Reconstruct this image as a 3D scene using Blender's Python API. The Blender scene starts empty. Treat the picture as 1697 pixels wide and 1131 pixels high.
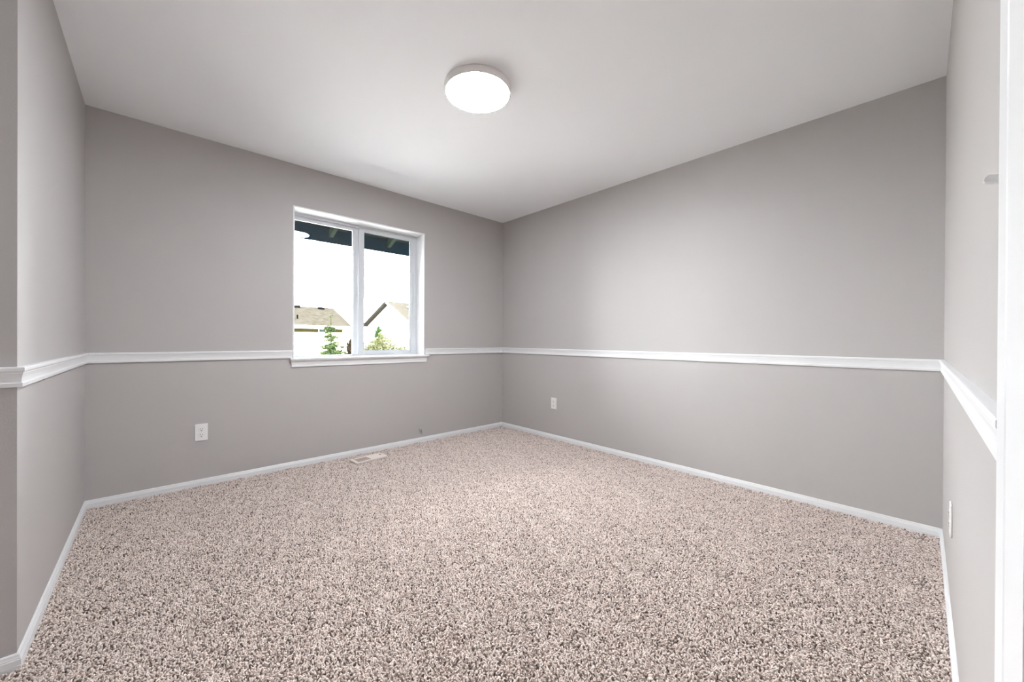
import bpy, math, random
import numpy as np
from mathutils import Vector, Matrix

C = bpy.context.scene.collection
SC = bpy.context.scene

# ------------------------------------------------------------------ camera, sky, sun, exposure
W, D, H = 3.2913, 3.4465, 2.398          # room width (x), depth (y), height
Y1 = 1.9619                              # left wall ends here, alcove beyond
cam_d = bpy.data.cameras.new('camera')
cam = bpy.data.objects.new('camera', cam_d); C.objects.link(cam)
SC.camera = cam
cam_d.sensor_fit = 'HORIZONTAL'; cam_d.sensor_width = 36.0
cam_d.lens = 36.0 * 632.381 / 1697.0
cam_d.clip_start = 0.01; cam_d.clip_end = 500
_yaw, _pitch, _roll = 0.749208, -0.002982, 0.005186
_F = Vector((math.sin(_yaw)*math.cos(_pitch), math.cos(_yaw)*math.cos(_pitch), math.sin(_pitch)))
_R = Vector((math.cos(_yaw), -math.sin(_yaw), 0)); _U = _R.cross(_F)
_c, _s = math.cos(_roll), math.sin(_roll)
_R, _U = _c*_R + _s*_U, -_s*_R + _c*_U
cam.matrix_world = Matrix(((_R.x, _U.x, -_F.x, 0.31316), (_R.y, _U.y, -_F.y, 0.07722), (_R.z, _U.z, -_F.z, 1.02305), (0, 0, 0, 1)))

world = bpy.data.worlds.new('sky'); SC.world = world; world.use_nodes = True
bg = world.node_tree.nodes['Background']
bg.inputs['Color'].default_value = (0.955, 0.975, 1.0, 1)
SKY = 45.0
bg.inputs['Strength'].default_value = SKY

LAMP = 160.0
HALL_FILL = 50.0  # strength of the added hallway fill light
hall_d = bpy.data.lights.new('hall_fill_light', 'POINT'); hall_d.shadow_soft_size = 0.12; hall_d.energy = HALL_FILL; hall_d.color = (0.96, 1.0, 1.05)
hall = bpy.data.objects.new('hall_fill_light', hall_d); C.objects.link(hall)
hall.location = (1.40, -1.10, 1.80)                 # unseen fill light added in the hallway to brighten the room
SC.view_settings.view_transform = 'Standard'
SC.view_settings.look = 'None'
SC.view_settings.gamma = 1.0
SC.view_settings.exposure = 0.07
SC.view_settings.use_curve_mapping = False
SC.cycles.max_bounces = 10
SC.cycles.diffuse_bounces = 7
SC.cycles.glossy_bounces = 4
SC.cycles.transparent_max_bounces = 12
SC.cycles.sample_clamp_indirect = 0.0
SC.cycles.use_denoising = True

# ------------------------------------------------------------------ helpers
def srgb(r, g, b):
    f = lambda c: (c/255/12.92) if c/255 <= 0.04045 else ((c/255+0.055)/1.055)**2.4
    return (f(r), f(g), f(b))

def mat(name, col, rough=0.6, bump=None, metallic=0.0, spec=0.5, noise=None, emit=None):
    m = bpy.data.materials.new(name); m.use_nodes = True
    nt = m.node_tree; b = nt.nodes['Principled BSDF']
    b.inputs['Base Color'].default_value = (*col, 1)
    b.inputs['Roughness'].default_value = rough
    b.inputs['Metallic'].default_value = metallic
    b.inputs['Specular IOR Level'].default_value = spec
    tc = nt.nodes.new('ShaderNodeTexCoord')
    if bump:
        n = nt.nodes.new('ShaderNodeTexNoise'); n.inputs['Scale'].default_value = bump[0]
        n.inputs['Detail'].default_value = 3
        bp = nt.nodes.new('ShaderNodeBump'); bp.inputs['Strength'].default_value = bump[1]
        bp.inputs['Distance'].default_value = bump[2]
        nt.links.new(tc.outputs['Object'], n.inputs['Vector'])
        nt.links.new(n.outputs['Fac'], bp.inputs['Height'])
        nt.links.new(bp.outputs['Normal'], b.inputs['Normal'])
    if noise:                                   # (scale, colour, amount)
        n = nt.nodes.new('ShaderNodeTexNoise'); n.inputs['Scale'].default_value = noise[0]
        n.inputs['Detail'].default_value = 6
        mx = nt.nodes.new('ShaderNodeMix'); mx.data_type = 'RGBA'
        rp = nt.nodes.new('ShaderNodeMapRange')
        rp.inputs['From Min'].default_value = 0.35; rp.inputs['From Max'].default_value = 0.65
        rp.inputs['To Max'].default_value = noise[2]
        nt.links.new(tc.outputs['Object'], n.inputs['Vector'])
        nt.links.new(n.outputs['Fac'], rp.inputs['Value'])
        nt.links.new(rp.outputs['Result'], mx.inputs['Factor'])
        mx.inputs['A'].default_value = (*col, 1); mx.inputs['B'].default_value = (*noise[1], 1)
        nt.links.new(mx.outputs['Result'], b.inputs['Base Color'])
    if emit:
        b.inputs['Emission Color'].default_value = (*emit[0], 1)
        b.inputs['Emission Strength'].default_value = emit[1]
    return m

class MB:
    """collects faces; build() links them as ONE mesh object"""
    def __init__(s): s.v = []; s.f = []; s.sm = []
    def add(s, vs, fs, smooth=False):
        o = len(s.v); s.v += [tuple(v) for v in vs]
        for f in fs: s.f.append([o+i for i in f]); s.sm.append(smooth)
    def box(s, x0, y0, z0, x1, y1, z1):
        v = [(x, y, z) for z in (z0, z1) for y in (y0, y1) for x in (x0, x1)]
        s.add(v, [(0, 2, 3, 1), (4, 5, 7, 6), (0, 1, 5, 4), (2, 6, 7, 3), (0, 4, 6, 2), (1, 3, 7, 5)])
        return s
    def lathe(s, prof, n=48, axis='z', c=(0, 0, 0), cap0=True, cap1=True, smooth=True, a0=0.0):
        vs = []
        for r, h in prof:
            for k in range(n):
                a = a0 + 2*math.pi*k/n; p, q = r*math.cos(a), r*math.sin(a)
                if axis == 'z': vs.append((c[0]+p, c[1]+q, c[2]+h))
                elif axis == 'y': vs.append((c[0]+p, c[1]+h, c[2]+q))
                else: vs.append((c[0]+h, c[1]+p, c[2]+q))
        fs = []
        for i in range(len(prof)-1):
            for k in range(n):
                k2 = (k+1) % n
                fs.append((i*n+k, i*n+k2, (i+1)*n+k2, (i+1)*n+k))
        s.add(vs, fs, smooth)
        o = len(s.v)-len(vs)
        if cap0: s.f.append([o+k for k in reversed(range(n))]); s.sm.append(False)
        if cap1: s.f.append([o+(len(prof)-1)*n+k for k in range(n)]); s.sm.append(False)
        return s
    def tube(s, pts, rad, n=8):
        vs = []; pts = [Vector(p) for p in pts]
        for i, p in enumerate(pts):
            d = (pts[min(i+1, len(pts)-1)] - pts[max(i-1, 0)]).normalized()
            a = d.orthogonal().normalized(); b = d.cross(a)
            r = rad[i] if isinstance(rad, (list, tuple)) else rad
            for k in range(n):
                t = 2*math.pi*k/n; vs.append(p + r*(math.cos(t)*a + math.sin(t)*b))
        fs = [(i*n+k, i*n+(k+1) % n, (i+1)*n+(k+1) % n, (i+1)*n+k) for i in range(len(pts)-1) for k in range(n)]
        fs += [tuple(reversed(range(n))), tuple((len(pts)-1)*n+k for k in range(n))]
        s.add(vs, fs, True); return s
    def prism(s, poly, fn):
        """poly: 2-D outline, fn(p, end) -> 3-D for end 0/1"""
        n = len(poly)
        vs = [fn(p, 0) for p in poly] + [fn(p, 1) for p in poly]
        fs = [(k, (k+1) % n, n+(k+1) % n, n+k) for k in range(n)]
        fs += [tuple(reversed(range(n))), tuple(range(n, 2*n))]
        s.add(vs, fs); return s
    def build(s, name, m, parent=None, bevel=None):
        me = bpy.data.meshes.new(name); me.from_pydata(s.v, [], s.f); me.update()
        import bmesh
        bm = bmesh.new(); bm.from_mesh(me); bmesh.ops.recalc_face_normals(bm, faces=bm.faces); bm.to_mesh(me); bm.free()
        me.polygons.foreach_set('use_smooth', s.sm)
        me.materials.append(m)
        o = bpy.data.objects.new(name, me); C.objects.link(o)
        if parent: o.parent = parent
        if bevel:
            b = o.modifiers.new('bevel', 'BEVEL'); b.width = bevel; b.segments = 2; b.limit_method = 'ANGLE'; b.angle_limit = 0.7
        return o

def tag(o, label, cat, kind=None, group=None):
    o['label'] = label; o['category'] = cat
    if kind: o['kind'] = kind
    if group: o['group'] = group
    return o

def empty(name, label, cat, loc=(0, 0, 0), rz=0.0, kind=None, group=None):
    o = bpy.data.objects.new(name, None); C.objects.link(o)
    o.location = loc; o.rotation_euler = (0, 0, rz); o.empty_display_size = 0.05
    return tag(o, label, cat, kind, group)

def copy_tree(o, parent=None):
    c = o.copy(); C.objects.link(c)
    if parent: c.parent = parent
    for ch in list(o.children): copy_tree(ch, c)
    return c

def sweep(mb, prof, A, B, n, m0, m1):
    """moulding of profile (d,z) along the wall A->B with inward normal n; m = +1 inside mitre, -1 outside mitre, 0 square"""
    A, B = Vector(A), Vector(B); t = (B-A).normalized(); n = Vector(n)
    def fn(p, e):
        q = (A + t*(p[0]*m0)) if e == 0 else (B - t*(p[0]*m1))
        q = q + n*p[0]
        return (q.x, q.y, p[1])
    mb.prism(prof, fn)

# ------------------------------------------------------------------ materials
M = {}
GREY = (0.470, 0.450, 0.440)
M['wall'] = mat('grey_wall_paint', GREY, 0.55, bump=(240, 0.16, 0.003), spec=0.5)
M['ceiling'] = mat('white_ceiling_paint', (0.885, 0.900, 0.915), 0.85, bump=(200, 0.12, 0.002), spec=0.3)
M['trim'] = mat('white_trim_paint', (0.775, 0.78, 0.785), 0.4)
M['vinyl'] = mat('white_vinyl', (0.60, 0.62, 0.64), 0.35)
M['plastic'] = mat('white_plastic', (0.82, 0.81, 0.79), 0.35)
M['slot'] = mat('dark_slot', (0.03, 0.03, 0.03), 0.7)
M['gasket'] = mat('grey_gasket', (0.20, 0.22, 0.25), 0.6)
M['metal'] = mat('dull_metal', (0.62, 0.61, 0.60), 0.35, metallic=0.6)
M['register'] = mat('beige_enamel', (0.82, 0.73, 0.675), 0.45)
M['duct'] = mat('dark_duct', (0.16, 0.13, 0.12), 0.8)
M['lamp_body'] = mat('white_lamp_body', (0.82, 0.79, 0.77), 0.45)
M['diffuser'] = mat('lit_diffuser', (0.9, 0.9, 0.9), 0.5, emit=((0.955, 1.0, 1.055), LAMP))
M['backing'] = mat('carpet_backing', (0.36, 0.29, 0.25), 0.95)
M['hall'] = mat('hall_paint', (0.6, 0.59, 0.58), 0.7)
M['siding'] = mat('house_siding', (0.5, 0.5, 0.48), 0.8)
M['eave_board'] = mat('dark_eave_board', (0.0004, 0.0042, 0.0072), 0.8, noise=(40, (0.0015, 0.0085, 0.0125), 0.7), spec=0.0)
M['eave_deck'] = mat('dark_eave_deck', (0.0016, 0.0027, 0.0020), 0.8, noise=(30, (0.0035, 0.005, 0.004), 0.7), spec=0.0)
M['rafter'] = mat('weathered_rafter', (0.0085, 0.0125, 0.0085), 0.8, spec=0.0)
M['shingle'] = mat('dark_shingles', (0.0140, 0.0125, 0.0092), 0.9, noise=(3.0, (0.0205, 0.0185, 0.0150), 0.9), spec=0.0)
M['shingle_tan'] = mat('tan_shingles', (0.0185, 0.0168, 0.0132), 0.9, noise=(3.0, (0.025, 0.023, 0.019), 0.9), spec=0.0)
M['cream'] = mat('cream_siding', (0.34, 0.31, 0.21), 0.9, spec=0.0)
M['white_siding'] = mat('white_siding', (0.30, 0.295, 0.28), 0.8, spec=0.0)
M['fascia'] = mat('white_fascia', (0.40, 0.39, 0.36), 0.6, spec=0.0)
M['rake_dark'] = mat('brown_rake_board', (0.012, 0.010, 0.009), 0.8, spec=0.0)
M['vent_dark'] = mat('dark_roof_vent', (0.0018, 0.0020, 0.0024), 0.6, spec=0.0)
M['vent_pale'] = mat('pale_roof_vent', (0.05, 0.05, 0.048), 0.6, spec=0.0)
M['pane_far'] = mat('grey_green_window', (0.018, 0.025, 0.024), 0.6, spec=0.0)
M['bark'] = mat('bark', (0.008, 0.006, 0.004), 0.9, spec=0.0)
M['spruce'] = mat('spruce_needles', (0.0075, 0.017, 0.0035), 0.8, noise=(9, (0.026, 0.036, 0.014), 1.0), spec=0.0)
M['tip'] = mat('young_conifer_needles', (0.009, 0.022, 0.006), 0.8, noise=(6, (0.020, 0.036, 0.011), 0.9), spec=0.0)
M['gold'] = mat('yellow_green_leaves', (0.052, 0.052, 0.0260), 0.8, noise=(7, (0.026, 0.029, 0.0115), 0.9), spec=0.0)
M['red'] = mat('russet_leaves', (0.019, 0.0095, 0.0065), 0.8, noise=(5, (0.006, 0.010, 0.005), 0.9), spec=0.0)
M['eave_shade'] = mat('ochre_eave_shade', (0.0166, 0.0150, 0.0040), 0.9, spec=0.0)  # shade below the neighbour's eave, put into a strip's colour
M['lawn'] = mat('pale_gravel', (0.21, 0.205, 0.195), 0.95, noise=(0.6, (0.26, 0.255, 0.245), 0.8))

def glass_mat():
    m = bpy.data.materials.new('window_glass'); m.use_nodes = True
    nt = m.node_tree; nt.nodes.clear()
    out = nt.nodes.new('ShaderNodeOutputMaterial'); mx = nt.nodes.new('ShaderNodeMixShader')
    fr = nt.nodes.new('ShaderNodeFresnel'); fr.inputs['IOR'].default_value = 1.45
    tr = nt.nodes.new('ShaderNodeBsdfTransparent'); tr.inputs['Color'].default_value = (0.985, 0.992, 0.99, 1)
    gl = nt.nodes.new('ShaderNodeBsdfGlossy'); gl.inputs['Roughness'].default_value = 0.0
    nt.links.new(fr.outputs[0], mx.inputs[0]); nt.links.new(tr.outputs[0], mx.inputs[1])
    nt.links.new(gl.outputs[0], mx.inputs[2]); nt.links.new(mx.outputs[0], out.inputs['Surface'])
    return m
M['glass'] = glass_mat()

def yarn_mat():
    m = bpy.data.materials.new('carpet_yarn'); m.use_nodes = True
    nt = m.node_tree; b = nt.nodes['Principled BSDF']
    b.inputs['Roughness'].default_value = 0.9; b.inputs['Specular IOR Level'].default_value = 0.15
    at = nt.nodes.new('ShaderNodeAttribute'); at.attribute_name = 'yarn_colour'
    nt.links.new(at.outputs['Color'], b.inputs['Base Color'])
    return m
M['yarn'] = yarn_mat()

# ------------------------------------------------------------------ room shell
T = 0.12                                       # wall thickness
DX0, DX1, DH = 0.06, 0.905, 2.03               # door opening in the front wall
AX = -0.85                                     # alcove depth
WX0, WX1, WZ0, WZ1 = 1.094, 2.258, 0.8705, 2.0735   # window opening
def structure(mb, name, m, label, cat, bevel=None):
    return tag(mb.build(name, M[m], None, bevel), label, cat, 'structure')

f = MB().box(AX-T, -0.06, -0.15, W+T, D+0.2, 0.0)
structure(f, 'floor', 'backing', 'floor under the beige carpet of the empty room', 'floor')
structure(MB().box(AX-T, -T, H, W+T, D+0.2, H+0.12), 'ceiling', 'ceiling', 'smooth white ceiling of the empty room', 'ceiling')
wb = MB()
YO = D+0.2
wb.box(-T, D, 0, WX0, YO, H); wb.box(WX1, D, 0, W+T, YO, H)
wb.box(WX0, D, 0, WX1, YO, WZ0); wb.box(WX0, D, WZ1, WX1, YO, H)
structure(wb, 'wall_back', 'wall', 'grey painted wall with the window in it', 'wall')
structure(MB().box(W, -T, 0, W+T, D, H), 'wall_right', 'wall', 'long blank grey wall right of the far corner', 'wall')
structure(MB().box(-T, Y1+T, 0, 0, D, H).box(AX, Y1, 0, 0, Y1+T, H), 'wall_left', 'wall', 'bright grey wall at the left ending in an outside corner', 'wall')
structure(MB().box(AX-T, -T, 0, AX, Y1+T, H), 'wall_alcove', 'wall', 'grey wall closing the alcove at the left', 'wall')
structure(MB().box(AX, -T, 0, DX0, 0, H).box(DX1, -T, 0, W, 0, H).box(DX0, -T, DH, DX1, 0, H),
          'wall_front', 'wall', 'pale grey wall at the right edge beside the doorway', 'wall')
# hallway behind the camera
hx0, hx1, hy = -0.6, 1.9, -1.35
structure(MB().box(hx0-T, hy-T, 0, hx1+T, hy, H).box(hx0-T, hy, 0, hx0, -T, H).box(hx1, hy, 0, hx1+T, -T, H),
          'wall_hall', 'hall', 'walls of the hallway behind the doorway', 'wall')
structure(MB().box(hx0-T, hy-T, -0.15, hx1+T, -0.06, 0.0), 'floor_hall', 'backing', 'floor of the hallway behind the doorway', 'floor')
structure(MB().box(hx0-T, hy-T, H, hx1+T, -T, H+0.12), 'ceiling_hall', 'ceiling', 'ceiling of the hallway behind the doorway', 'ceiling')

# chair rail
rz = 0.8705
RAIL = [(0, rz), (0.0105, rz), (0.0125, rz+0.002), (0.0125, rz+0.0125), (0.0105, rz+0.0145), (0.0100, rz+0.019),
        (0.0108, rz+0.030), (0.0128, rz+0.040), (0.0136, rz+0.0415), (0.0136, rz+0.0455), (0.0160, rz+0.048),
        (0.0172, rz+0.051), (0.0172, rz+0.0585), (0.0160, rz+0.0612), (0.013, rz+0.062), (0, rz+0.062)]
def rail(name, label, *segs):
    m = MB()
    for s in segs: sweep(m, RAIL, *s)
    structure(m, name, 'trim', label, 'chair rail')
rail('trim_1', 'white chair rail along the left wall, wrapping its outside corner',
     ((AX, Y1), (0, Y1), (0, -1), 0, -1), ((0, Y1), (0, D), (1, 0), -1, 1))
rail('trim_2', 'white chair rail on the window wall left of the window', ((0, D), (WX0-0.006, D), (0, -1), 1, 0))
rail('trim_3', 'short white chair rail between the window and the far corner', ((WX1+0.006, D), (W, D), (0, -1), 0, 1))
rail('trim_4', 'long white chair rail across the right wall', ((W, D), (W, 0), (-1, 0), 1, 1))
rail('trim_5', 'white chair rail running edge-on from the right corner to the door casing', ((W, 0), (1.046, 0), (0, 1), 1, 0))
BASE = [(0, 0), (0.0105, 0), (0.0105, 0.020), (0.0095, 0.0215), (0.0105, 0.023), (0.0100, 0.037), (0.0085, 0.0395), (0.0085, 0.042),
        (0.0065, 0.046), (0.0055, 0.052), (0.0035, 0.0550), (0, 0.0555)]
def base(name, label, *segs):
    m = MB()
    for s in segs: sweep(m, BASE, *s)
    structure(m, name, 'trim', label, 'baseboard')
base('baseboard_left', 'white baseboard along the left wall and around its outside corner', ((AX, Y1), (0, Y1), (0, -1), 0, -1), ((0, Y1), (0, D), (1, 0), -1, 1))
base('baseboard_back', 'white baseboard under the window', ((0, D), (W, D), (0, -1), 1, 1))
base('baseboard_right', 'white baseboard along the long right wall', ((W, D), (W, 0), (-1, 0), 1, 1))
base('baseboard_front', 'white baseboard running edge-on at the lower right', ((W, 0), (1.034, 0), (0, 1), 1, 0))
base('baseboard_alcove', 'white baseboard in the alcove', ((AX, 0.0), (AX, Y1), (1, 0), 0, 1))

# door casing and jamb at the right edge
door = empty('door_1', 'white door casing at the right edge of the room', 'door', (DX1, 0, 0), kind='structure')
CAS = [(0, 0), (0, 0.016), (0.003, 0.0175), (0.056, 0.0170), (0.0585, 0.0150), (0.061, 0.0150), (0.0635, 0.0165), (0.100, 0.0130), (0.124, 0.0112), (0.126, 0.0)]
cs = MB(); co = 0.129
cs.prism(CAS, lambda p, e: (co-p[0], p[1], (0.0, DH+co-p[0])[e]))
cs.prism(CAS, lambda p, e: ((co-p[0], -(DX1-DX0)-co+p[0])[e], p[1], DH+co-p[0]))
cs.prism(CAS, lambda p, e: (-(DX1-DX0)-co+p[0], p[1], (0.0, DH+co-p[0])[e]))
cs.build('casing', M['trim'], door)
jb = MB().box(0, -T, 0, 0.0185, 0.002, DH).box(-(DX1-DX0)-0.0185, -T, 0, -(DX1-DX0), 0.002, DH).box(-(DX1-DX0)-0.0185, -T, DH, 0.0185, 0.002, DH+0.0185)
jb.box(-0.011, -0.075, 0, 0, -0.04, DH)
jb.build('jamb', M['trim'], door)

# ------------------------------------------------------------------ window
win = empty('window_1', 'white sliding window with a white stool and apron in the grey wall', 'window', (0, D, 0), kind='structure')
YF = 0.138                                    # frame face behind the wall plane
r = MB()
e = 0.010
r.box(WX0, 0.0, WZ1-e, WX1, YF+0.08, WZ1); r.box(WX0, 0, WZ0, WX0+e, YF+0.08, WZ1-e); r.box(WX1-e, 0, WZ0, WX1, YF+0.08, WZ1-e)
# corner bead lip standing a hair off the wall
r.build('reveal', M['trim'], win)
fr = MB()
x0, x1, z0, z1 = WX0+e, WX1-e, WZ0, WZ1-e
fr.box(x0, YF, z1-0.018, x1, YF+0.08, z1)                    # head
fr.box(x0, YF, z0, x1, YF+0.08, z0+0.012)                    # sill track
fr.box(x0, YF, z0+0.012, x0+0.034, YF+0.08, z1-0.018)        # left jamb
fr.box(x1-0.014, YF, z0+0.012, x1, YF+0.08, z1-0.018)        # right jamb
fr.box(x0+0.034, YF+0.034, z1-0.044, 1.63, YF+0.08, z1-0.018)      # fixed lite head bead
fr.box(1.626, YF+0.036, z0+0.012, 1.668, YF+0.078, z1-0.018)       # meeting mullion
fr.build('frame', M['vinyl'], win, 0.002)
def gasket(x0_, x1_, z0_, z1_, y0_, y1_, w, parent):
    g_ = MB()
    g_.box(x0_, y0_, z0_, x0_+w, y1_, z1_).box(x1_-w, y0_, z0_, x1_, y1_, z1_).box(x0_+w, y0_, z0_, x1_-w, y1_, z0_+w).box(x0_+w, y0_, z1_-w, x1_-w, y1_, z1_)
    g_.build('gasket', M['gasket'], parent)['label'] = 'thin grey glazing gasket'
gasket(x0+0.034, 1.626, z0+0.012, z1-0.044, YF+0.046, YF+0.0535, 0.003, win)
MB().box(x0+0.030, YF+0.054, z0+0.008, 1.630, YF+0.058, z1-0.040).build('fixed_pane', M['glass'], win)
sx0, sx1, sz0, sz1 = 1.664, x1-0.012, z0+0.011, z1-0.014
gx0, gx1, gz0, gz1 = 1.711, 2.181, 0.9165, 2.011
sa = MB()
sa.box(sx0, YF+0.004, sz0, gx0, YF+0.034, sz1); sa.box(gx1, YF+0.004, sz0, sx1, YF+0.034, sz1)
sa.box(gx0, YF+0.004, sz0, gx1, YF+0.034, gz0); sa.box(gx0, YF+0.004, gz1, gx1, YF+0.034, sz1)
sash = sa.build('sash', M['vinyl'], win, 0.003)
MB().box(gx0-0.003, YF+0.017, gz0-0.003, gx1+0.003, YF+0.021, gz1+0.003).build('pane', M['glass'], sash)
gasket(gx0, gx1, gz0, gz1, YF+0.009, YF+0.0165, 0.004, sash)
MB().box(2.206, YF-0.006, 1.29, 2.214, YF+0.005, 1.69).build('pull_rail', M['vinyl'], sash, 0.002)
lt = MB().box(1.655, YF-0.010, 1.413, 1.678, YF+0.005, 1.497)
lt.box(1.650, YF-0.020, 1.440, 1.668, YF-0.009, 1.475)
lt.build('latch', M['vinyl'], sash, 0.002)
# stool (inner sill board) and apron
st = MB()
st.box(WX0-0.022, -0.034, WZ0-0.0155, WX1+0.040, 0.0, WZ0); st.box(WX0, 0.0, WZ0-0.0155, WX1, YF+0.002, WZ0+0.0005)
st.build('stool', M['trim'], win, 0.003)
az = 0.7995
APR = [(0, az), (0.0085, az), (0.0098, az+0.002), (0.0098, az+0.011), (0.0085, az+0.013), (0.009, az+0.02), (0.012, az+0.035),
       (0.017, az+0.046), (0.0185, az+0.049), (0.0185, az+0.0552), (0, az+0.0552)]
ap = MB()
sweep(ap, APR, (WX0+0.000, 0), (WX1+0.012, 0), (0, -1), -1, -1)
ap.build('apron', M['trim'], win)

# ------------------------------------------------------------------ ceiling light
lamp = empty('ceiling_light', 'round flat white ceiling light switched on', 'ceiling light', (1.590, 1.733, H))
MB().lathe([(0.170, 0), (0.178, -0.001), (0.181, -0.006), (0.181, -0.026), (0.179, -0.033), (0.1755, -0.037), (0.1725, -0.0375), (0.1715, -0.034)], 96, cap0=True, cap1=False).build('body', M['lamp_body'], lamp)
MB().lathe([(0.1715, -0.0335), (0.1708, -0.0372), (0.155, -0.0385), (0.10, -0.0392), (0.05, -0.0396), (0.01, -0.0397)], 96, cap0=False, cap1=True).build('diffuser', M['diffuser'], lamp)

# ------------------------------------------------------------------ outlets, switch, cable stub, floor register
def outlet(label, loc, rz):
    o = empty('wall_outlet', label, 'outlet', loc, rz, group='duplex wall outlets')
    MB().box(-0.035, -0.0055, -0.0575, 0.035, 0.0, 0.0575).build('cover_plate', M['plastic'], o, 0.0025)
    for s in (1, -1):
        cz = s*0.0195
        out = []
        for k in range(24):
            a = 2*math.pi*k/24
            out.append((0.0172*math.cos(a), max(-0.0142, min(0.0142, 0.0172*math.sin(a)))))
        rc = MB().prism(out, lambda p, e: (p[0], (-0.0050, -0.0072)[e], cz+p[1])).build('receptacle', M['plastic'], o, 0.0006)
        sl = MB()
        sl.box(-0.0075, -0.0076, cz-0.001, -0.0050, -0.0070, cz+0.008); sl.box(0.0050, -0.0076, cz-0.0005, 0.0074, -0.0070, cz+0.0075)
        sl.lathe([(0.0030, -0.0070), (0.0030, -0.0076)], 14, 'y', (0, 0, cz-0.008))
        s_ = sl.build('contact_slots', M['slot'], rc); s_['label'] = 'dark contact slots'
    sc = MB().lathe([(0.0034, -0.0052), (0.0034, -0.0064), (0.0028, -0.0068)], 14, 'y').build('screw', M['plastic'], o)
    return o
outlet('white duplex outlet low on the window wall, left of the window', (0.5367, D, 0.378), 0)
outlet('small white outlet low on the right wall near the far corner', (W, 2.643, 0.3745), -math.pi/2)
outlet('white outlet plate seen edge-on at the lower right corner', (2.430, 0, 0.378), math.pi)

sw = empty('light_switch', 'white light switch beside the door casing, only its toggle showing', 'light switch', (1.110, 0, 1.226), math.pi)
MB().box(-0.035, -0.0055, -0.0575, 0.035, 0.0, 0.0575).build('cover_plate', M['plastic'], sw, 0.0025)
MB().prism([(-0.004, 0.0002), (-0.004, 0.0118), (-0.0202, 0.0158), (-0.0232, 0.0125), (-0.0238, 0.0090), (-0.0225, 0.0058)],
           lambda p, e: ((-0.005, 0.005)[e], p[0], p[1])).build('toggle', M['trim'], sw, 0.001)

cx = empty('cable_stub', 'small grey cable connector poking out low on the window wall', 'cable connector', (2.221, D, 0.134))
MB().lathe([(0.0205, 0.0), (0.0205, -0.0025), (0.0175, -0.0048), (0.0125, -0.0055)], 28, 'y').build('wall_bushing', M['wall'], cx)
MB().lathe([(0.0105, -0.005), (0.0105, -0.011)], 6, 'y', smooth=False).build('nut', M['metal'], cx)
MB().lathe([(0.0075, -0.011), (0.0075, -0.030), (0.0066, -0.031)], 16, 'y').build('barrel', M['metal'], cx)
MB().lathe([(0.0034, -0.0305), (0.0032, -0.0318)], 10, 'y').build('socket', M['slot'], cx)

rg = empty('floor_register', 'beige metal floor register set in the carpet below the window', 'floor vent', (1.622, 3.250, 0.0095), math.radians(5.2))
hw, hd = 0.137, 0.062
pl = MB()
zt, zb = 0.0145, 0.002
pl.box(-hw, -hd, zb, hw, -hd+0.013, zt); pl.box(-hw, hd-0.013, zb, hw, hd, zt)
pl.box(-hw, -hd+0.013, zb, -hw+0.024, hd-0.013, zt); pl.box(hw-0.016, -hd+0.013, zb, hw, hd-0.013, zt)
pl.box(-0.003, -hd+0.013, zb, 0.006, hd-0.013, zt)
pl.build('face_frame', M['register'], rg, 0.0015)
lv = MB()
for k in range(11):                            # open bank: low narrow bars over the dark opening
    xx = -hw+0.031 + k*0.0098
    lv.box(xx, -hd+0.013, 0.0102, xx+0.0026, hd-0.013, 0.0128)
lv.build('louver_bank', M['register'], rg)
lc = MB()
for k in range(12):                            # shut bank: slats lying flat over one another
    xx = 0.006 + k*0.0096
    lc.prism([(0, 0.0118), (0.0100, 0.0124), (0.0100, 0.0134), (0, 0.0128)], lambda p, e: (xx+p[0], (-hd+0.013, hd-0.013)[e], p[1]))
lc.build('louver_bank', M['register'], rg)
MB().box(-hw+0.010, -hd+0.008, 0.0, hw-0.010, hd-0.008, 0.0100).build('duct_opening', M['duct'], rg)['label'] = 'dark duct opening'
MB().box(hw-0.030, 0.004, 0.0128, hw-0.024, 0.026, 0.0165).build('damper_lever', M['duct'], rg, 0.0008)

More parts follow.
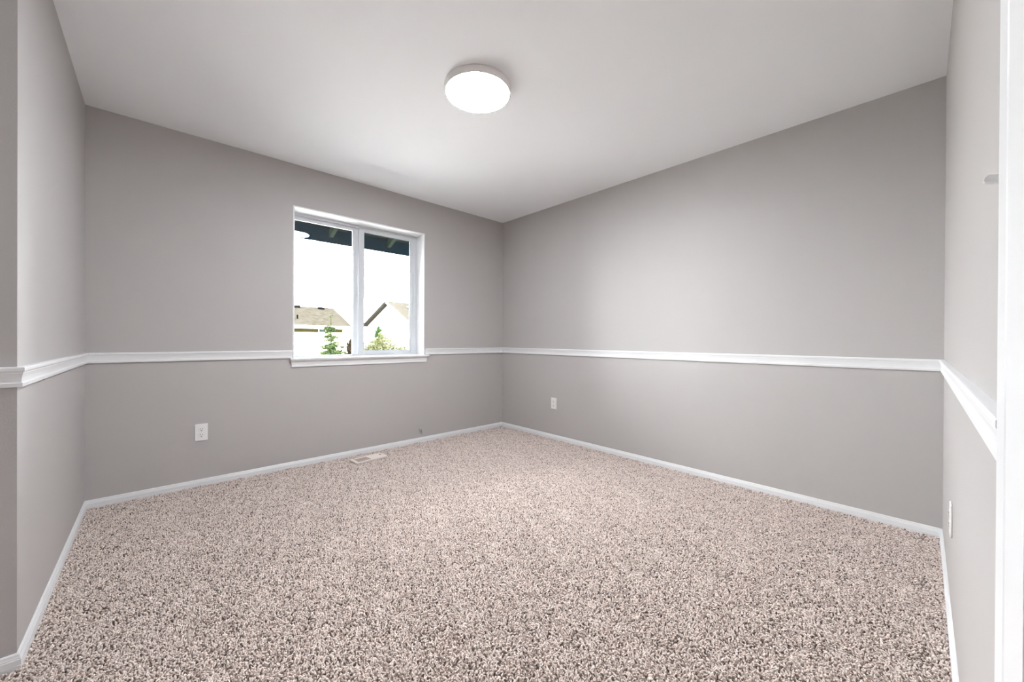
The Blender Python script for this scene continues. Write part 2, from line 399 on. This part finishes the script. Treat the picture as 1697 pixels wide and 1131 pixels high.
# ------------------------------------------------------------------ carpet pile: one tile of twisted yarns repeated over the floor
def carpet():
    rnd = np.random.default_rng(7)
    TX, TY = W/6, D/6
    nx, ny = int(TX/0.0060), int(TY/0.0060)
    gx, gy = np.meshgrid(np.arange(nx), np.arange(ny))
    n = nx*ny
    bx = (gx.ravel()+0.5+rnd.uniform(-.45, .45, n))*TX/nx
    by = (gy.ravel()+0.5+rnd.uniform(-.45, .45, n))*TY/ny
    # smooth periodic lean field so neighbouring tufts fall together
    def field(seed):
        q = np.random.default_rng(seed); v = np.zeros(n)
        for k in range(26):
            a, b = q.integers(-9, 10, 2); ph = q.uniform(0, 6.28)
            v += np.cos(2*np.pi*(a*bx/TX + b*by/TY)+ph)*q.uniform(.3, 1)
        return v/np.std(v)
    lx = 0.45*field(1)+rnd.normal(0, .95, n); ly = 0.45*field(2)+rnd.normal(0, .95, n)
    hgt = np.clip(0.0100+0.0011*field(3)+rnd.normal(0, .0012, n), 0.006, 0.0145)
    rad = rnd.uniform(0.0023, 0.0033, n)
    ts = np.array([0, .45, .8, 1.0]); K = 5
    curl = rnd.uniform(-1, 1, (n, 2))*0.0030
    verts = np.zeros((n, len(ts), K, 3))
    for i, t in enumerate(ts):
        ox = bx + lx*0.0042*t**1.4 + curl[:, 0]*np.sin(t*3.0); oy = by + ly*0.0042*t**1.4 + curl[:, 1]*np.sin(t*3.0)
        oz = hgt*(t - 0.18*t*t*np.hypot(lx, ly)/1.6)*1.12
        rr = rad*(1.0, 1.05, 0.95, 0.55)[i]
        for k in range(K):
            a = 2*np.pi*k/K + t*1.6
            tilt = np.hypot(lx, ly)*0.35*t
            ca, sa_ = np.cos(a)*rr, np.sin(a)*rr
            verts[:, i, k, 0] = ox + ca; verts[:, i, k, 1] = oy + sa_
            verts[:, i, k, 2] = oz - (ca*lx+sa_*ly)*0.35*t
    V = verts.reshape(-1, 3)
    S = len(ts)
    q = []
    for i in range(S-1):
        for k in range(K):
            q.append((i*K+k, i*K+(k+1) % K, (i+1)*K+(k+1) % K, (i+1)*K+k))
    q = np.array(q); base_i = (np.arange(n)*S*K)[:, None, None]
    quads = (q[None]+base_i).reshape(-1, 4)
    cap = (np.arange(K)+(S-1)*K)[None]+(np.arange(n)*S*K)[:, None]
    me = bpy.data.meshes.new('carpet_pile')
    nl = quads.size+cap.size
    me.vertices.add(len(V)); me.vertices.foreach_set('co', V.ravel())
    me.loops.add(nl); me.loops.foreach_set('vertex_index', np.concatenate([quads.ravel(), cap.ravel()]).astype(np.int32))
    me.polygons.add(len(quads)+len(cap))
    ls = np.concatenate([np.arange(len(quads))*4, quads.size+np.arange(len(cap))*K])
    me.polygons.foreach_set('loop_start', ls.astype(np.int32))
    me.update(calc_edges=True)
    me.polygons.foreach_set('use_smooth', np.concatenate([np.ones(len(quads), bool), np.zeros(len(cap), bool)]))
    pal = np.array([(0.805, 0.70, 0.645), (0.70, 0.60, 0.545), (0.49, 0.405, 0.36), (0.19, 0.145, 0.125)])
    pick = rnd.choice(4, n, p=(.42, .33, .17, .08))
    col = pal[pick]*rnd.uniform(.9, 1.1, n)[:, None]
    colv = np.ones((n, S*K, 4)); colv[:, :, :3] = col[:, None]
    at = me.color_attributes.new('yarn_colour', 'FLOAT_COLOR', 'POINT'); at.data.foreach_set('color', colv.ravel())
    me.materials.append(M['yarn'])
    o = bpy.data.objects.new('carpet_pile', me); C.objects.link(o)
    ng = bpy.data.node_groups.new('carpet_tiles', 'GeometryNodeTree')
    ng.interface.new_socket('Geometry', in_out='INPUT', socket_type='NodeSocketGeometry')
    ng.interface.new_socket('Geometry', in_out='OUTPUT', socket_type='NodeSocketGeometry')
    N = ng.nodes; L = ng.links
    gi, go = N.new('NodeGroupInput'), N.new('NodeGroupOutput')
    def grid(cx_, cy_, sx, sy, nx_, ny_):
        g = N.new('GeometryNodeMeshGrid')
        g.inputs['Size X'].default_value = sx; g.inputs['Size Y'].default_value = sy
        g.inputs['Vertices X'].default_value = nx_; g.inputs['Vertices Y'].default_value = ny_
        t = N.new('GeometryNodeTransform'); t.inputs['Translation'].default_value = (cx_, cy_, 0)
        L.new(g.outputs['Mesh'], t.inputs['Geometry']); return t
    a = grid(2.5*TX, 2.5*TY, 5*TX, 5*TY, 6, 6)
    b = grid(-1.0*TX, 1.5*TY-0.30, 0.5*TX*2*0.5, 3*TY, 2, 4)
    b.inputs['Translation'].default_value = (-1.5*TX, Y1-0.012-2.5*TY, 0); 
    bb = b.inputs['Geometry'].links[0].from_node
    bb.inputs['Size X'].default_value = TX; bb.inputs['Size Y'].default_value = 3*TY
    j = N.new('GeometryNodeJoinGeometry')
    L.new(a.outputs[0], j.inputs[0]); L.new(b.outputs[0], j.inputs[0])
    ip = N.new('GeometryNodeInstanceOnPoints')
    L.new(j.outputs[0], ip.inputs['Points']); L.new(gi.outputs[0], ip.inputs['Instance']); L.new(ip.outputs[0], go.inputs[0])
    md = o.modifiers.new('tiles', 'NODES'); md.node_group = ng
    return tag(o, 'beige and brown flecked cut-pile carpet covering the whole floor', 'carpet', 'stuff')
carpet()

# ------------------------------------------------------------------ outdoors
structure(MB().box(-60, D+0.3, -3.2, 90, 140, -3.0), 'ground', 'lawn', 'pale gravel yard between the houses outside the window', 'ground')
ev = empty('eave', 'dark roof overhang with rafter tails above the window outside', 'eave', (0, D+0.2, 0), kind='structure')
ye = 0.47
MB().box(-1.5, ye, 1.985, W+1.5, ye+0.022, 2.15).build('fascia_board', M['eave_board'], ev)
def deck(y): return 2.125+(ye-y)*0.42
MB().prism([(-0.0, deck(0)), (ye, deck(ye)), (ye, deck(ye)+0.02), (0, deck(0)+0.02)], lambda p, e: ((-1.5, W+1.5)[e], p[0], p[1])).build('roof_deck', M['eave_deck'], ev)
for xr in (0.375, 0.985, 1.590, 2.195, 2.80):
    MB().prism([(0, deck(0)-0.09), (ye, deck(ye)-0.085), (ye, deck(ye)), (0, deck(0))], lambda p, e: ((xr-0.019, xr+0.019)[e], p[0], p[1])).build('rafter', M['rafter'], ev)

G = -3.0
# left house: ridge parallel to our window wall
hs = empty('house', 'cream house with grey-brown roof seen through the left pane', 'house', (0, 29.6, G))
ex = 11.15
def zz(z): return z-G
wl = MB().box(-6.0, 0.45, 0, ex-0.30, 8.2, zz(1.98)) 
wl.prism([(0.45, zz(1.98)), (4.3, zz(3.45)), (8.2, zz(1.98))], lambda p, e: ((-6.0, ex-0.30)[e], p[0], p[1]))
wl.build('wall', M['cream'], hs)
ry, rzt, ez = 4.3, zz(3.62), zz(2.0)
rf = MB()
rf.prism([(0.0, ez), (ry, rzt), (2*ry, ez), (2*ry, ez-0.14), (ry, rzt-0.14), (0.0, ez-0.14)], lambda p, e: ((-6.6, ex)[e], p[0], p[1]))
roof = rf.build('roof', M['shingle'], hs)
MB().box(-6.6, -0.06, ez-0.24, ex+0.02, 0.0, ez-0.02).build('gutter', M['fascia'], hs)
MB().box(-6.6, 0.0, ez-0.25, ex, 0.45, ez-0.22).build('soffit', M['fascia'], hs)
rk = MB()
rk.prism([(0.0, ez-0.15), (ry, rzt-0.15), (2*ry, ez-0.15), (2*ry, ez+0.01), (ry, rzt+0.01), (0, ez+0.01)], lambda p, e: ((ex, ex+0.05)[e], p[0], p[1]))
rk.build('rake_board', M['fascia'], hs)
def on_roof(x, t): return (x, ry*t, ez+(rzt-ez)*t)
for xv, t in ((8.35, 0.93), (10.1, 0.90)):
    px_, py_, pz_ = on_roof(xv, t)
    MB().box(px_-0.22, py_-0.15, pz_-0.08, px_+0.22, py_+0.25, pz_+0.14).build('roof_vent', M['vent_dark'], hs, 0.02)['label'] = 'dark box vent near the ridge'
px_, py_, pz_ = on_roof(7.75, 0.30)
MB().lathe([(0.055, -0.1), (0.055, 0.26), (0.04, 0.28)], 12, c=(px_, py_, pz_)).build('vent_pipe', M['vent_dark'], hs)
MB().box(-6.0, 0.41, zz(1.50), ex-0.55, 0.46, zz(1.755)).build('eave_shade_band', M['eave_shade'], hs)['label'] = 'ochre strip painted as the shade under the eave'  # strip added on the wall to stand for the eave's shadow
wf = MB().box(8.90, 0.37, zz(1.47), 9.42, 0.44, zz(1.75)).build('window', M['fascia'], hs)
MB().box(8.95, 0.355, zz(1.51), 9.37, 0.375, zz(1.72)).build('pane', M['pane_far'], wf)

# right house: gable end turned towards us, ridge running off to the right
az0 = _yaw + math.atan((639-848.5)/632.4)
d0 = Vector((math.sin(az0), math.cos(az0), 0)); r0 = Vector((math.cos(az0), -math.sin(az0), 0))
DIST = 33.0/math.cos(math.atan((639-848.5)/632.4))
P0 = Vector((0.313, 0.077, 0)) + d0*DIST
rid = (r0*0.79+d0*0.62).normalized()             # ridge direction
gab = (r0*0.62-d0*0.79).normalized()             # along the gable, towards its near corner
h2 = empty('house', 'white gabled house seen through the right pane', 'house', (P0.x, P0.y, G))
pkz, evz = zz(1.023+63.6*33/632.4), zz(1.023+1.24)
g = 3.25
def hp(u, v, z): q = gab*u + rid*v; return (q.x, q.y, z)
MB().prism([(-g+.35, 0), (g-.35, 0), (g-.35, evz+.02), (0, pkz-.22), (-g+.35, evz+.02)], lambda p, e: hp(p[0], (0.35, 11.6)[e], p[1])).build('wall', M['white_siding'], h2)
MB().prism([(-g, evz-.12), (0, pkz-.14), (g, evz-.12), (g, evz), (0, pkz), (-g, evz)], lambda p, e: hp(p[0], (0.0, 12)[e], p[1])).build('roof', M['shingle_tan'], h2)
MB().prism([(-g-.04, evz-.075), (-.02, pkz-.065), (-.02, pkz+.012), (-g-.04, evz+.0)], lambda p, e: hp(p[0], (-0.05, 0.01)[e], p[1])).build('rake_board', M['rake_dark'], h2)['label'] = 'dark brown rake board'
MB().prism([(g+.04, evz-.20), (-.02, pkz-.19), (-.02, pkz+.012), (g+.04, evz+.0)], lambda p, e: hp(p[0], (-0.05, 0.01)[e], p[1])).build('rake_board', M['fascia'], h2)['label'] = 'pale rake board'
MB().prism([(0, 0), (.45, 0), (.45, .16), (0, .22)], lambda p, e: hp(0.62+p[0], (1.65, 2.15)[e], pkz-0.62*(pkz-evz)/g-.16+p[1])).build('roof_vent', M['vent_pale'], h2)

def leaves(mb, rnd, pts, size, flat=0.0):
    for p in pts:
        a = Vector((rnd.gauss(0, 1), rnd.gauss(0, 1), rnd.gauss(0, 1)*(1-flat))).normalized()
        b = a.orthogonal().normalized(); b = (Matrix.Rotation(rnd.uniform(0, 6.28), 3, a) @ b)
        s = size*rnd.uniform(.6, 1.3); p = Vector(p)
        mb.add([p-a*s, p+b*s*.45, p+a*s, p-b*s*.45], [(0, 1, 2, 3)])

def spruce(name, label, loc, h, tiers, mtl, seed, dens):
    """tiers: (distance below the tip, branch length)"""
    rnd = random.Random(seed)
    t = empty(name, label, 'tree', loc)
    MB().tube([(0, 0, 0), (0.01, 0, h*.5), (0, 0, h)], [0.09, 0.05, 0.008]).build('trunk', M['bark'], t)
    f = MB()
    for dz, R in tiers:
        nb = 5+int(5*R)
        for b in range(nb):
            a = 2*math.pi*(b+rnd.uniform(-.4, .4))/nb; Rb = R*rnd.uniform(.55, 1.15); zc = h-dz+rnd.gauss(0, .07)
            pts = []
            for q in range(int(dens*Rb)+4):
                w = rnd.random()**.8; sp = 0.11*(1-w*.45)*min(1, R/.5)
                pts.append((Rb*w*math.cos(a)+rnd.gauss(0, sp*.6), Rb*w*math.sin(a)+rnd.gauss(0, sp*.6), zc-0.15*Rb*w+rnd.gauss(0, .04)))
            leaves(f, rnd, pts, 0.055, .4)
    for dz in (0.0, 0.05, 0.1, 0.16, 0.24, 0.3, 0.36, 0.42, 0.5, 0.55, 0.7, 0.9, 1.0):
        leaves(f, rnd, [(rnd.gauss(0, .03), rnd.gauss(0, .03), h-dz) for _ in range(3)], 0.045)
    f.build('foliage', M[mtl], t)
    return t

def shrub(name, label, loc, blobs, mtl, seed, n=2600, size=0.065):
    rnd = random.Random(seed)
    t = empty(name, label, 'shrub', loc)
    tr = MB(); 
    for b in blobs:
        tr.tube([(0, 0, 0), (b[0]*.5, b[1]*.5, b[2]*.55), (b[0], b[1], b[2])], [0.06, 0.04, 0.02], 6)
    tr.build('stems', M['bark'], t)
    f = MB(); tot = sum(b[3]*b[4] for b in blobs)
    for b in blobs:
        pts = []
        for _ in range(int(n*b[3]*b[4]/tot)):
            v = Vector((rnd.gauss(0, 1), rnd.gauss(0, 1), rnd.gauss(0, 1))).normalized()*(rnd.random()**.4)*(1+.25*rnd.gauss(0, 1)*.5)
            pts.append((b[0]+v.x*b[3], b[1]+v.y*b[3], b[2]+v.z*b[4]))
        leaves(f, rnd, pts, size)
    f.build('foliage', M[mtl], t)
    return t

LOW = [(2.3, .80), (2.7, .9), (3.2, 1.0), (3.8, 1.1), (4.4, 1.15)]
spruce('spruce_tree', 'sparse green spruce in front of the cream house', (6.92, 21.0, G), 2.25-G,
       [(.62, .36), (.72, .26), (1.12, .36), (1.24, .30), (1.5, .45), (1.64, .66), (1.82, .74), (2.0, .72)] + LOW, 'spruce', 3, 150)
spruce('spruce_tree', 'small green conifer tip rising behind the yellow shrub', (10.75, 23.9, G), 1.83-G,
       [(.12, .10), (.22, .16), (.34, .22), (.48, .27), (.62, .32), (.8, .38), (1.0, .42), (1.3, .5), (1.7, .55), (2.2, .6), (3.0, .7)], 'tip', 5, 170)
shrub('shrub', 'pale yellow-green shrub in front of the white gabled house', (9.0, 19.3, G),
      [(0, 0, 3.62, .52, .72), (-.62, .28, 3.42, .50, .56), (.60, -.28, 3.32, .50, .54), (.92, -.42, 3.15, .36, .40), (-.88, .4, 3.2, .36, .45), (0, 0, 2.5, 1.15, 1.0)], 'gold', 11, 9000, 0.06)
shrub('shrub', 'dark russet shrub at the right end of the cream house', (9.94, 26.5, G),
      [(0, 0, 3.60, .30, .46), (.05, -.05, 3.15, .34, .5), (0, 0, 2.0, .5, 1.0)], 'red', 13, 6500, 0.07)
